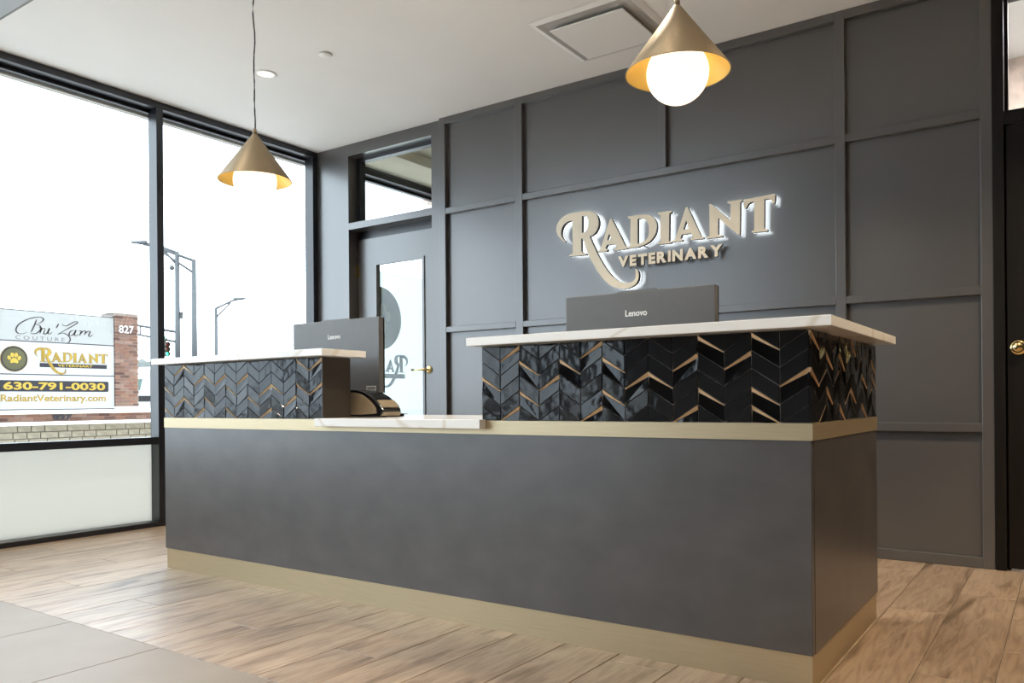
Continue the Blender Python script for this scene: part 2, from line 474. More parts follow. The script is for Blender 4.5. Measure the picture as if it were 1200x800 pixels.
# the serif word mark, in metres, as it stands on the back wall
GLYPH = {
    'R': [[[0.067,0.352],[0.04,0.369],[0.013,0.399],[0.0,0.435],[0.005,0.469],[0.028,0.501],[0.064,0.523],[0.108,0.533],[0.161,0.534],[0.222,0.531],[0.256,0.525],[0.286,0.511],[0.307,0.485],[0.316,0.451],[0.312,0.418],[0.297,0.392],[0.276,0.375],[0.25,0.366],[0.22,0.364],[0.193,0.363],[0.187,0.355],[0.187,0.279],[0.198,0.267],[0.224,0.259],[0.223,0.251],[0.097,0.255],[0.1,0.264],[0.117,0.268],[0.124,0.279],[0.124,0.484],[0.09,0.482],[0.059,0.466],[0.043,0.441],[0.036,0.411],[0.045,0.383],[0.061,0.364],[0.071,0.357]],[[0.194,0.503],[0.221,0.501],[0.237,0.484],[0.243,0.453],[0.236,0.42],[0.221,0.401],[0.193,0.395]]],
    'R_leg': [[[0.193,0.367],[0.25,0.367],[0.263,0.334],[0.292,0.275],[0.306,0.245],[0.338,0.19],[0.379,0.13],[0.42,0.087],[0.461,0.058],[0.501,0.045],[0.541,0.047],[0.564,0.064],[0.571,0.095],[0.568,0.127],[0.578,0.125],[0.59,0.104],[0.591,0.071],[0.577,0.04],[0.549,0.021],[0.509,0.011],[0.468,0.014],[0.419,0.028],[0.378,0.054],[0.337,0.095],[0.299,0.147],[0.266,0.203],[0.241,0.247],[0.224,0.29],[0.207,0.337]]],
    'A': [[[0.395,0.457],[0.408,0.458],[0.501,0.277],[0.519,0.267],[0.515,0.257],[0.428,0.256],[0.428,0.266],[0.441,0.271],[0.433,0.297],[0.373,0.297],[0.361,0.276],[0.377,0.268],[0.373,0.257],[0.306,0.258],[0.311,0.267],[0.326,0.272]],[[0.389,0.367],[0.407,0.328],[0.373,0.326]]],
    'D': [[[0.52,0.456],[0.603,0.455],[0.65,0.451],[0.687,0.431],[0.709,0.4],[0.714,0.366],[0.704,0.325],[0.675,0.29],[0.638,0.271],[0.591,0.26],[0.519,0.258],[0.517,0.266],[0.535,0.273],[0.539,0.437],[0.522,0.446]],[[0.587,0.431],[0.614,0.431],[0.645,0.415],[0.66,0.382],[0.661,0.335],[0.649,0.303],[0.623,0.285],[0.586,0.281]]],
    'I': [[[0.72,0.452],[0.809,0.45],[0.813,0.442],[0.796,0.435],[0.792,0.271],[0.808,0.266],[0.806,0.257],[0.72,0.258],[0.719,0.267],[0.737,0.272],[0.738,0.434],[0.721,0.443]]],
    'A2': [[[0.9,0.457],[0.912,0.459],[0.994,0.276],[1.011,0.267],[1.009,0.259],[0.928,0.26],[0.928,0.268],[0.944,0.273],[0.934,0.3],[0.874,0.3],[0.865,0.278],[0.88,0.27],[0.877,0.261],[0.812,0.262],[0.814,0.27],[0.832,0.276]],[[0.902,0.383],[0.919,0.328],[0.884,0.327]]],
    'N': [[[1.043,0.454],[1.055,0.456],[1.171,0.344],[1.172,0.438],[1.154,0.447],[1.154,0.455],[1.238,0.454],[1.241,0.445],[1.229,0.438],[1.225,0.255],[1.213,0.258],[1.099,0.368],[1.098,0.272],[1.124,0.264],[1.124,0.256],[1.03,0.256],[1.03,0.264],[1.046,0.272],[1.046,0.443]]],
    'T': [[[1.249,0.451],[1.423,0.458],[1.428,0.453],[1.423,0.404],[1.414,0.405],[1.406,0.426],[1.388,0.435],[1.367,0.435],[1.365,0.272],[1.384,0.264],[1.383,0.256],[1.294,0.258],[1.293,0.266],[1.308,0.271],[1.309,0.433],[1.287,0.43],[1.272,0.419],[1.263,0.401],[1.252,0.403]]],
}
def catmull(pts, n=4, closed=False):
    out = []
    P = [Vector((p[0], p[1])) for p in pts]; m = len(P)
    for i in range(m if closed else m - 1):
        p1, p2 = P[i], P[(i + 1) % m]
        p0 = P[i - 1] if (closed or i > 0) else p1 * 2 - p2
        p3 = P[(i + 2) % m] if (closed or i + 2 < m) else p2 * 2 - p1
        for k in range(n):
            t = k / n
            out.append(0.5 * ((2 * p1) + (p2 - p0) * t + (2 * p0 - 5 * p1 + 4 * p2 - p3) * t * t + (3 * p1 - p0 - 3 * p2 + p3) * t ** 3))
    if not closed: out.append(P[-1])
    return out

def glyph_mesh(key, depth):
    def soft(ring, lo, hi):
        # round the curved stretch of an outline, keep its straight corners
        a, b = lo, hi
        return ring[:a] + [tuple(p) for p in catmull(ring[a:b + 1], 4)] + ring[b + 1:]
    if key == 'R':
        g = GLYPH['R']
        outer = soft(g[0], 29, 35); outer = soft(outer, 0, 19)
        hole = soft(g[1], 0, 6)
        leg = GLYPH['R_leg'][0]; leg = soft(leg, 14, 28); leg = soft(leg, 1, 13)
        return join_meshes([curve_mesh([outer, hole], depth), curve_mesh([leg], depth * 0.998)])
    if key == 'D':
        g = GLYPH['D']
        return curve_mesh([soft(g[0], 1, 9), soft(g[1], 0, 7)], depth)
    return curve_mesh(GLYPH[key], depth)

LETTERS = ['R', 'A', 'D', 'I', 'A2', 'N', 'T']

def ribbon_strokes(strokes, width, depth=0.004):
    """pen strokes of a script hand: thicker where the pen goes down"""
    bm = bmesh.new()
    for st in strokes:
        P = catmull(st, 6)
        n = len(P); prev = None
        for i, p in enumerate(P):
            d = (P[min(i + 1, n - 1)] - P[max(i - 1, 0)])
            if d.length < 1e-9: d = Vector((1, 0))
            d.normalize(); nn = Vector((-d.y, d.x))
            taper = min(1, 0.3 + 4 * min(i, n - 1 - i) / n)
            w = width * (0.35 + 0.65 * abs(d.y)) * taper
            a = bm.verts.new((p.x + nn.x * w, p.y + nn.y * w, depth)); b = bm.verts.new((p.x - nn.x * w, p.y - nn.y * w, depth))
            if prev: bm.faces.new((prev[0], prev[1], b, a))
            prev = (a, b)
    for f in bm.faces:
        if f.normal.z < 0: f.normal_flip()
    me = bpy.data.meshes.new('script'); bm.to_mesh(me); bm.free()
    return me

def disc_mesh(cx, cy, r, n=40, depth=0.003, sy=1.0, rot=0.0):
    pts = []
    for i in range(n):
        a = 2 * math.pi * i / n
        x, y = r * math.cos(a), r * sy * math.sin(a)
        pts.append((cx + x * math.cos(rot) - y * math.sin(rot), cy + x * math.sin(rot) + y * math.cos(rot)))
    return curve_mesh([pts], depth)

def paw_mesh(cx, cy, s):
    ms = [disc_mesh(cx + dx * s, cy + dy * s, r * s, 18, 0.003, sy, rot) for dx, dy, r, sy, rot in
          ((-.62, .12, .21, 1.35, .35), (-.24, .5, .23, 1.35, .1), (.24, .5, .23, 1.35, -.1), (.62, .12, .21, 1.35, -.35))]
    pad = [(-.5, -.42), (-.42, -.15), (-.2, .08), (0, .14), (.2, .08), (.42, -.15), (.5, -.42), (.36, -.58), (.12, -.5), (-.12, -.5), (-.36, -.58)]
    pp = [(cx + p.x * s, cy + p.y * s) for p in catmull(pad, 3, True)]
    ms.append(curve_mesh([pp], 0.003))
    return join_meshes(ms)

# ================================================================== THE ROOM
# ---- floor: planks from the desk to the back wall, large stone tiles in front
floor = structure(box('floor', XW - 0.1, XR, YF, YW + 0.15, -0.12, -0.0025, M_GROUT))
PW = 0.2083
_pm = {}
def plank_mesh(L):
    key = round(L, 3)
    if key not in _pm:
        bm = bmesh.new()
        add_box(bm, -PW / 2 + .0015, PW / 2 - .0015, -L / 2 + .0015, L / 2 - .0015, -0.009, 0.0)
        top = [e for e in bm.edges if all(v.co.z > -0.001 for v in e.verts)]
        bmesh.ops.bevel(bm, geom=top, offset=0.0012, segments=1, affect='EDGES')
        bmesh.ops.recalc_face_normals(bm, faces=bm.faces[:])
        me = bpy.data.meshes.new('plank'); bm.to_mesh(me); bm.free(); me.materials.append(M_WOOD)
        _pm[key] = me
    return _pm[key]
first = {2: 0.33, 0: 0.73, 1: 1.13}
for k in range(-22, 20):
    x = 0.004 + PW * (k + 0.5)
    if x - PW / 2 < XW - 0.1 or x + PW / 2 > XR: continue
    y = -0.80
    L = first[k % 3]
    while y < YW + 0.14:
        L2 = min(L, YW + 0.15 - y)
        if L2 > 0.05:
            o = bpy.data.objects.new('plank', plank_mesh(L2)); o.location = (x, y + L2 / 2, 0)
            link(o); o.parent = floor
        y += L; L = 1.2
bm = bmesh.new()
add_box(bm, -0.2965, 0.2965, -0.5985, 0.5985, -0.009, 0.0)
top = [e for e in bm.edges if all(v.co.z > -0.001 for v in e.verts)]
bmesh.ops.bevel(bm, geom=top, offset=0.001, segments=1, affect='EDGES')
bmesh.ops.recalc_face_normals(bm, faces=bm.faces[:])
tme = bpy.data.meshes.new('floor_tile'); bm.to_mesh(tme); bm.free(); tme.materials.append(M_STONETILE)
for j in range(-5, 9):
    x = -1.371 + 0.5965 * (j + 0.5)
    if x - .3 < XW - .1 or x + .3 > XR: continue
    for i in range(4):
        o = bpy.data.objects.new('floor_tile', tme); o.location = (x, -0.80 - 0.6 - 1.2 * i, 0)
        link(o); o.parent = floor

# ---- ceilings
structure(box('ceiling', XW - 0.12, XR, YC, YW + 0.12, ZC, ZC + 0.12, M_CEIL))
hc = structure(box('ceiling_upper', XW - 0.12, XR, YF, YC + 0.12, ZH, ZH + 0.1, M_CEIL))
structure(box('trim_1', XW - 0.12, XR, YC - .014, YC - .001, ZC, ZH, M_TRIMGREY))

# ---- back wall with battens and panels
D1L, D1R, D1T = -4.19, -3.18, 2.87      # opening of the glazed door
D2L, D2R, D2T = 0.303, 1.42, 2.86       # opening of the dark door
wb = structure(boxes('wall_back', [
    (XW - .12, D1L, YW, YW + .14, 0, ZC), (D1L, D1R, YW, YW + .14, D1T, ZC), (D1R, D2L, YW + .004, YW + .14, 0, ZC),
    (D2L, D2R, YW, YW + .14, D2T, ZC), (D2R, XR, YW, YW + .14, 0, ZC)], M_PAINT))
VB = [(-3.18, -3.125), (-2.51, -2.449), (-0.424, -0.372), (0.252, 0.303)]
HB = [(0.0, 0.052), (0.667, 0.710), (1.342, 1.383), (2.205, 2.248), (2.862, ZC)]
for a, b in VB: box('batten', a, b, YB, YW + .005, 0.0, ZC, M_PAINT, wb, 0.002)
for zi, (a, b) in enumerate(HB):
    for i in range(3):
        x0, x1 = VB[i][1], VB[i + 1][0]
        box('batten', x0, x1, YB + 0.0005, YW + .005, a, b, M_PAINT, wb, 0.002)
box('batten', -1.445, -1.397, YB, YW + .005, HB[3][1], HB[4][0], M_PAINT, wb, 0.002)
for zi in range(4):
    z0, z1 = HB[zi][1], HB[zi + 1][0]
    for i in range(3):
        x0, x1 = VB[i][1], VB[i + 1][0]
        cuts = [(x0, x1)]
        if i == 1 and zi == 3: cuts = [(x0, -1.445), (-1.397, x1)]
        for c0, c1 in cuts:
            box('panel', c0, c1, YW, YW + .005, z0, z1, M_PAINT, wb)

# ---- remaining walls of the room (behind and beside the camera)
structure(boxes('wall_right', [(XR, XR + .12, YF, YW + .14, 0, ZH)], M_DARKWALL))
structure(boxes('wall_front', [(XW - .12, -4.3, YF - .12, YF, 0, ZH), (-3.65, XR + .12, YF - .12, YF, 0, ZH), (-4.3, -3.65, YF - .12, YF, 4.2, ZH)], M_DARKWALL))
structure(boxes('wall_left', [(XW - .12, XW, YF, YC, 4.2, ZH), (XW - .12, XW, YF - .12, YF, 0, ZH)], M_CEIL))
w4 = root('window_4', (XW, -3, ZC))  # unseen upper glazing, added to let in more daylight
for z0, z1 in ((ZC, ZC + .05), (4.14, 4.2)): box('window_rail', XW - .1, XW, YF, YC, z0, z1, M_BLACKFRAME, w4)
ys_ = [-5.95, -4.95, -3.52, -2.09, -0.66]
for y in ys_: box('mullion', XW - .1, XW + .001, y, y + .05, ZC + .05, 4.14, M_BLACKFRAME, w4)
for a, b in zip(ys_, ys_[1:] + [YC]): box('pane', XW - .099, XW - .091, a + .05, b, ZC + .05, 4.14, M_GLASS, w4)

# ---- window wall: black frames, clear panes above, frosted panes below
def window_run(name, ys, y_end, zlow=(0.563, 0.612), head=(2.866, ZC), x_in=XW, frost=M_FROST, frost_top=None, low=True):
    w = root(name, (x_in, ys[0], 0))
    xg = x_in - 0.095
    y0, y1 = ys[0], y_end
    box('window_head', x_in - .10, x_in, y0, y1, head[0], head[1], M_BLACKFRAME, w, 0.003)
    box('glazing_stop', x_in - .13, x_in - .085, y0, y1, head[0] - .022, head[0], M_BLACKFRAME, w)
    box('outer_trim', x_in - .19, x_in - .14, y0, y1, head[0] - .035, head[0] + .06, M_FRAMESIDE, w)
    box('window_sill', x_in - .13, x_in, y0, y1, 0.0, 0.034, M_BLACKFRAME, w, 0.003)
    for y in ys + [y_end - 0.05]:
        box('mullion', x_in - .10, x_in + .001, y, y + .05, 0.034, head[0], M_BLACKFRAME, w, 0.002)
    if low:
        edges = ys + [y_end - 0.05]
        for a, b in zip(edges[:-1], edges[1:]):
            box('transom_bar', x_in - .10, x_in - .001, a + .05, b, zlow[0], zlow[1], M_BLACKFRAME, w, 0.002)
            box('pane', xg - .004, xg + .004, a + .05, b, zlow[1], head[0], M_GLASS, w)
            box('frosted_pane', xg - .004, xg + .004, a + .05, b, 0.034, zlow[0], frost, w)
    return w
window_run('window_1', [-5.95, -4.95, -3.52, -2.09, -0.66, 0.767], 2.2)

w3 = root('window_3', (-3.1, YF, 0))
for z0, z1 in ((0, .06), (2.84, 2.9), (4.14, 4.2)): box('window_rail', -4.3, -3.65, YF - .1, YF, z0, z1, M_BLACKFRAME, w3)
xs = [-4.3, -3.70]
for x in xs: box('mullion', x, x + .05, YF - .1, YF + .001, .06, 4.14, M_BLACKFRAME, w3)
for a, b in zip(xs[:-1], xs[1:]):
    for z0, z1 in ((.06, 2.84), (2.9, 4.14)): box('pane', a + .05, b, YF - .06, YF - .052, z0, z1, M_GLASS, w3)

# ---- glazed door to the next room
d1 = root('door_1', ((D1L + D1R) / 2, YW, 0))
YG = 2.31
boxes('door_frame', [(D1L, D1L + .045, YW - .012, YW + .14, 0, D1T), (-3.272, D1R, YW - .012, YW + .14, 0, D1T),
                     (D1L + .045, -3.272, YW - .012, YW + .14, 2.812, D1T),
                     (D1L + .045, -3.272, YW - .012, YW + .14, 2.222, 2.275)], M_PAINT, d1)
boxes('transom_stop', [(D1L + .045, D1L + .085, YG - .03, YG + .03, 2.275, 2.812), (-3.36 + .05, -3.272, YG - .03, YG + .03, 2.275, 2.812),
                       (D1L + .085, -3.31, YG - .03, YG + .03, 2.785, 2.812), (D1L + .085, -3.31, YG - .03, YG + .03, 2.275, 2.285)], M_BLACKFRAME, d1)
box('transom_pane', D1L + .085, -3.31, YG - .003, YG + .003, 2.285, 2.785, M_GLASS, d1)
YL = 2.28
box('door_header', D1L + .045, -3.272, YL + .03, YL + .055, 2.12, 2.23, M_BLACKFRAME, d1)
leaf = boxes('door_leaf', [(-4.13, -3.935, YL, YL + .045, .01, 2.15), (-3.435, -3.28, YL, YL + .045, .01, 2.15),
                           (-3.935, -3.435, YL, YL + .045, 1.94, 2.15), (-3.935, -3.435, YL, YL + .045, .01, .26)], M_PAINT, d1)
box('door_pane', -3.935, -3.435, YL + .018, YL + .026, .26, 1.94, M_GLASS, leaf)
boxes('glazing_bead', [(-3.945, -3.925, YL - .008, YL + .02, .25, 1.95), (-3.445, -3.425, YL - .008, YL + .02, .25, 1.95),
                       (-3.925, -3.445, YL - .008, YL + .02, 1.93, 1.95), (-3.925, -3.445, YL - .008, YL + .02, .25, .27)], M_PAINT, leaf)
hd = lathe('handle_rose', [(0, -.012), (.026, -.012), (.03, -.004), (.03, 0)], (-3.387, YL, 1.082), M_KNOB, leaf, 28, True, axis='y')
tube('lever', [(-3.387, YL - .01, 1.082), (-3.387, YL - .05, 1.082), (-3.40, YL - .058, 1.082), (-3.45, YL - .058, 1.082), (-3.515, YL - .055, 1.082)], .009, M_KNOB, leaf, 10)
for s in (.35, 1.1, 1.9): box('hinge', -4.145, -4.125, YL - .012, YL, s - .05, s + .05, M_KNOB, leaf)

# ---- next room behind it
structure(boxes('wall_next_room', [(-1.6, -1.5, YW + .14, 4.10, 0, 3.1), (XW - .12, -1.5, 4.10, 4.22, 0, 3.1)], M_CREAM))
structure(box('ceiling_next_room', XW - .1, -1.5, YW + .14, 4.22, 3.02, 3.12, M_CREAM))
structure(box('trim_2', XW + .0, -4.1, YW + .14, 4.10, 2.93, 3.02, M_CREAM))
structure(box('floor_next_room', XW - .1, -1.5, YW + .15, 4.22, -.12, 0, M_STONETILE))
w2 = root('window_2', (XW, 3.0, 0))
box('window_head', XW - .10, XW, YW + .14, 4.10, 2.866, 2.93, M_BLACKFRAME, w2)
box('glazing_stop', XW - .13, XW - .085, YW + .14, 4.10, 2.84, 2.866, M_BLACKFRAME, w2)
box('window_sill', XW - .13, XW, YW + .14, 4.10, 0, .034, M_BLACKFRAME, w2)
for y in (YW + .10, 4.05): box('mullion', XW - .1, XW, y, y + .05, .034, 2.866, M_BLACKFRAME, w2)
box('pane', XW - .099, XW - .091, YW + .15, 4.05, 2.045, 2.866, M_GLASS, w2)
fp = box('frosted_pane', XW - .099, XW - .091, YW + .15, 4.05, .034, 2.045, M_FROST2, w2)
# emblem on the frosted pane, read from the street (mirrored from here)
xd = XW - .088
place('emblem_disc', disc_mesh(0, 0, .29, 48), F_OUTSIDE, (xd, 3.01, 1.612), M_DECAL, fp)
place('emblem_paw', paw_mesh(0, 0, .17), F_OUTSIDE, (xd + .004, 3.01, 1.612), M_DECALG, fp)
k = 0.60
for key in LETTERS:
    me = glyph_mesh(key, .004)
    for v in me.vertices: v.co.x *= k; v.co.y *= k
    place('emblem_letter', me, F_OUTSIDE, (xd, 3.391, .965), M_DECALD, fp)
me = curve_mesh([[(0.045, 0.095), (.83, 0.095), (.83, 0.138), (.045, .138)]], .003)
place('emblem_bar', me, F_OUTSIDE, (xd, 3.391, .965), M_DECALD, fp)

# ---- dark door at the right
d2 = root('door_2', ((D2L + D2R) / 2, YW, 0))
boxes('door_frame', [(D2L, .352, YB - .004, YW + .14, 0, D2T), (D2R - .05, D2R, YB - .004, YW + .14, 0, D2T),
                     (.352, D2R - .05, YB - .004, YW + .14, 2.80, D2T), (.352, D2R - .05, YB - .004, YW + .14, 2.15, 2.215)], M_ESPRESSO, d2, 0.002)
boxes('door_stop', [(.352, .368, YW + .02, YW + .06, 0, 2.80), (D2R - .066, D2R - .05, YW + .02, YW + .06, 0, 2.80)], M_ESPRESSO, d2)
box('transom_pane', .368, D2R - .066, YW + .035, YW + .043, 2.215, 2.80, M_GLASS, d2)
lf = box('door_leaf', .358, D2R - .055, YW + .005 - .03, YW + .02, .012, 2.145, M_ESPRESSO, d2, .002)
for z0, z1 in ((.2, .95), (1.2, 2.0)):
    boxes('door_moulding', [(.50, .53, YW - .032, YW - .024, z0, z1), (1.20, 1.23, YW - .032, YW - .024, z0, z1),
                            (.53, 1.20, YW - .032, YW - .024, z0, z0 + .03), (.53, 1.20, YW - .032, YW - .024, z1 - .03, z1)], M_ESPRESSO, lf)
kz, kx, ky = 1.075, .405, YW - .025
lathe('knob_rose', [(0, -.008), (.033, -.008), (.036, -.003), (.036, 0)], (kx, ky, kz), M_KNOB, lf, 32, True, axis='y')
lathe('door_knob', [(0, -.062), (.014, -.061), (.024, -.053), (.027, -.044), (.022, -.032), (.011, -.024), (.010, -.006)], (kx, ky, kz), M_KNOB, lf, 32, True, axis='y')

structure(boxes('wall_hall', [(D2L - .15, D2L - .05, YW + .14, 5.2, 0, 3.2), (2.4, 2.5, YW + .14, 5.2, 0, 3.2), (D2L - .15, 2.5, 5.2, 5.3, 0, 3.2)], M_WHITEPAINT))
structure(box('ceiling_hall', D2L - .15, 2.5, YW + .14, 5.3, 3.2, 3.3, M_WHITEPAINT))
structure(box('floor_hall', D2L - .15, 2.5, YW + .15, 5.3, -.12, 0, M_STONETILE))
hl = thing('ceiling_panel_light', 'square white ceiling panel light in the hall behind the dark door', 'light', (1.2, 3.6, 3.2))  # added glow so the hall looks bright through the transom
box('light_frame', .88, 1.52, 3.28, 3.92, 3.185, 3.2, M_WHITEMET, hl)
box('diffuser', .91, 1.49, 3.31, 3.89, 3.180, 3.185, emit('hall_light', (1, 1, .98), 55.0), hl)

# ================================================================== THE DESK
DL, DD = -3.214, 0.932
ZK, ZB0, ZT = 0.099, 0.716, 0.766
desk = thing('reception_desk', 'long charcoal reception desk with champagne metal base and band', 'desk', (DL / 2, .4, 0))
box('front_panel', DL, -.0015, 0, .024, ZK, ZB0, M_LAMINATE, desk, .001)
box('side_panel', -.024, 0, .0245, DD, ZK, ZB0, M_LAMINATE, desk, .001)
box('side_panel', DL, DL + .024, .0245, DD, ZK, ZT, M_LAMINATE, desk, .001)
boxes('kick_plate', [(DL + .008, -.004, .004, .02, 0, ZK), (-.02, -.004, .02, DD - .004, 0, ZK), (DL + .008, DL + .022, .02, DD - .004, 0, ZK)], M_BRASS, desk)
boxes('metal_band', [(DL - .001, -2.04, -.003, .02, ZB0, ZT), (-2.04, -1.16, -.003, .02, ZB0, .735), (-1.16, .003, -.003, .02, ZB0, ZT),
                     (-.02, .003, .02, DD, ZB0, ZT)], M_BRASS, desk)
boxes('inner_carcass', [(DL + .03, -.03, .03, .05, .1, .733), (DL + .03, -2.35, .06, .75, .08, .733), (-.75, -.03, .06, .75, .08, .733)], M_BRONZEBOARD, desk)

# white quartz tops
wt = prism('work_counter', [(-2.040, -.042), (-1.158, -.042), (-1.158, -.004), (-1.179, -.004), (-1.179, .17), (-.165, .17), (-.165, .80), (DL + .03, .80), (DL + .03, .17), (-2.028, .17), (-2.028, -.005), (-2.040, -.005)], 'z', .7365, .770, M_QUARTZ, None, .002)
tag(wt, 'low white quartz worktop between the two tiled ledges', 'countertop')
ct = prism('ledge_top', [(-1.193, -.072), (.072, -.072), (.072, .915), (-.18, .915), (-.18, .165), (-1.193, .165)], 'z', 1.0375, 1.067, M_QUARTZ, None, .002)
tag(ct, 'long white quartz slab capping the right-hand tiled ledge', 'countertop')
cl = prism('ledge_top', [(-3.214, -.072), (-1.956, -.072), (-1.956, .185), (-3.214, .185)], 'z', 1.0345, 1.064, M_QUARTZ, None, .002)
tag(cl, 'white quartz slab capping the left-hand tiled ledge nearest the window', 'countertop')

# chevron tiles: every column leans the other way; some are sunk, blackened for their dark reflection, edged in bronze
TH = 0.009
_tmesh = {}
def tile_mesh(kind, cw, p, part):
    key = (kind, round(cw, 4), part)
    if key in _tmesh: return _tmesh[key]
    g = 0.0011
    wedge = 0.014
    s, sp = kind            # s: -1 leans "\\", +1 leans "/";  sp: 'full','top','bot','sunk','sunkbot'
    # outline in local coordinates, upper end at x=0 (mirrored for "/"), z down from the tile's own top corner
    if sp in ('full', 'sunk'): poly = [(0, 0), (cw, -p), (cw, -2 * p), (0, -p)]
    elif sp == 'top': poly = [(0, 0), (cw, 0), (cw, -p)]
    else: poly = [(0, 0), (cw, -p), (0, -p)]
    c = (sum(q[0] for q in poly) / len(poly), sum(q[1] for q in poly) / len(poly))
    def inset(poly):
        n = len(poly); out = []
        for i in range(n):
            a = Vector(poly[i - 1]); b = Vector(poly[i]); d = Vector(poly[(i + 1) % n])
            e1 = (b - a).normalized(); e2 = (d - b).normalized()
            n1 = Vector((e1.y, -e1.x)); n2 = Vector((e2.y, -e2.x))
            k = g / max(.25, 1 + n1.dot(n2))
            out.append(b + (n1 + n2) * k)
        return out
    q = inset(poly)
    sunk = sp in ('sunk', 'sunkbot')
    bm = bmesh.new()
    def mir(x): return x if s < 0 else cw - x
    if part == 'tile':
        front = []
        for i, v in enumerate(q):
            x, z = v.x, v.y
            dy = 0.0
            if sunk and i == 0: z -= wedge; dy = .0045
            if sunk and i == 1: z -= wedge * .25; dy = .0015
            front.append((mir(x), -TH + dy, z))
        A = [bm.verts.new(v) for v in front]; B = [bm.verts.new((v[0], 0, v[2])) for v in front]
        n = len(A)
        f = bm.faces.new(A); bm.faces.new(B)
        for i in range(n): bm.faces.new((A[i], A[(i + 1) % n], B[(i + 1) % n], B[i]))
        es = [e for e in bm.edges if e.verts[0] in A and e.verts[1] in A]
        bmesh.ops.bevel(bm, geom=es, offset=.0009, segments=1, affect='EDGES')
    else:
        a, b = q[0], q[1]
        pts = [(mir(a.x), -TH - .0006, a.y), (mir(b.x), -TH - .0004, b.y), (mir(b.x), -TH + .0015, b.y - wedge * .2), (mir(a.x), -TH + .0035, a.y - wedge * .92)]
        A = [bm.verts.new(v) for v in pts]; B = [bm.verts.new((v[0], 0, v[2])) for v in pts]
        bm.faces.new(A); bm.faces.new(B)
        for i in range(4): bm.faces.new((A[i], A[(i + 1) % 4], B[(i + 1) % 4], B[i]))
    bmesh.ops.recalc_face_normals(bm, faces=bm.faces[:])
    me = bpy.data.meshes.new(part); bm.to_mesh(me); bm.free()
    me.materials.append(M_GOLD if part != 'tile' else (M_TILE_DARKREFL if sunk else M_TILE))
    _tmesh[key] = me
    return me

def lay_tiles(parent, origin, rotz, ncol, width, ztop, zbot, specials, firstlean=-1):
    cw = width / ncol; p = (ztop - zbot) / 5
    rot = Matrix.Rotation(rotz, 4, 'Z')
    ploc = Matrix.Translation(-parent.location)
    for c in range(ncol):
        lean = firstlean if c % 2 == 0 else -firstlean
        for k in range(-1, 5):
            sp = 'top' if k == -1 else ('bot' if k == 4 else 'full')
            sunk = k in specials.get(c + 1, ())
            if sunk and k >= 0: sp = 'sunk' if sp == 'full' else 'sunkbot'
            me = tile_mesh((lean, sp), cw, p, 'tile')
            if k == -1:
                zz = ztop
            else:
                zz = ztop - k * p
            o = bpy.data.objects.new('tile', me)
            pos = Vector(origin) + rot @ Vector((c * cw, 0, 0)); pos.z = zz
            jx, jz = random.gauss(0, .016), random.gauss(0, .020)
            # lean a hair about the tile's own middle so that its face stays in the wall plane
            o.matrix_basis = ploc @ Matrix.Translation(pos) @ rot @ Matrix.Translation((cw / 2, 0, -p)) @ Matrix.Rotation(jx, 4, 'X') @ Matrix.Rotation(jz, 4, 'Z') @ Matrix.Translation((-cw / 2, 0, p))
            link(o); o.parent = parent
            if sp in ('sunk', 'sunkbot'):
                e = bpy.data.objects.new('bronze_edge', tile_mesh((lean, sp), cw, p, 'bronze_edge'))
                link(e); e.parent = o

ledge_r = thing('tiled_ledge', 'right-hand ledge faced with black chevron tiles on front and side', 'counter', (-.6, 0, ZT))
ZR = 1.0372
boxes('ledge_core', [(-1.177, -.0105, .0105, .155, ZT + .0005, ZR), (-.16, -.0105, .155, DD - .002, ZT + .0005, ZR)], M_BRONZEBOARD, ledge_r)
boxes('grout_bed', [(-1.177, -.0055, .0050, .0105, ZT + .0005, ZR - .0005), (-.0105, -.0050, .0105, DD - .002, ZT + .0005, ZR - .0005)], M_TGROUT, ledge_r)
SPR = {1: [2], 2: [0, 4], 3: [1, 3], 4: [2], 5: [1], 6: [0, 4], 7: [1, 3], 8: [2], 9: [2], 10: [1, 4], 11: [0, 3], 12: [1], 13: [0, 3, 4], 14: [2]}
lay_tiles(ledge_r, (-1.177, .0035 + TH * .6, 0), 0, 14, 1.177 - .006, ZR - .001, ZT + .001, SPR)
SPS = {1: [0, 2], 2: [2, 4], 3: [1, 3], 4: [0, 2], 5: [1, 4], 6: [2, 3], 7: [0, 3], 8: [1], 9: [2, 4], 10: [0, 3], 11: [1, 2]}
lay_tiles(ledge_r, (-.0035 - TH * .6, .001, 0), R(90), 11, DD - .004, ZR - .001, ZT + .001, SPS)

ledge_l = thing('tiled_ledge', 'left-hand ledge faced with black chevron tiles beside the window', 'counter', (-2.6, 0, ZT))
ZL = 1.034
boxes('ledge_core', [(DL, -2.034, .0105, .16, ZT + .0005, ZL)], M_BRONZEBOARD, ledge_l)
box('end_board', -2.034, -2.030, -.003, .16, ZT + .0005, ZL, M_BRONZEBOARD, ledge_l)
boxes('grout_bed', [(DL, -2.034, .0050, .0105, ZT + .0005, ZL - .0005)], M_TGROUT, ledge_l)
SPL = {1: [2, 4], 2: [0, 3], 3: [0, 3], 4: [1, 4], 5: [1, 3], 6: [1], 7: [2, 4], 8: [1], 9: [3], 10: [2, 4], 11: [2], 12: [3], 13: [0, 2], 14: [0, 2]}
lay_tiles(ledge_l, (DL + .001, .0035 + TH * .6, 0), 0, 14, -2.036 - DL, ZL - .001, ZT + .001, SPL)

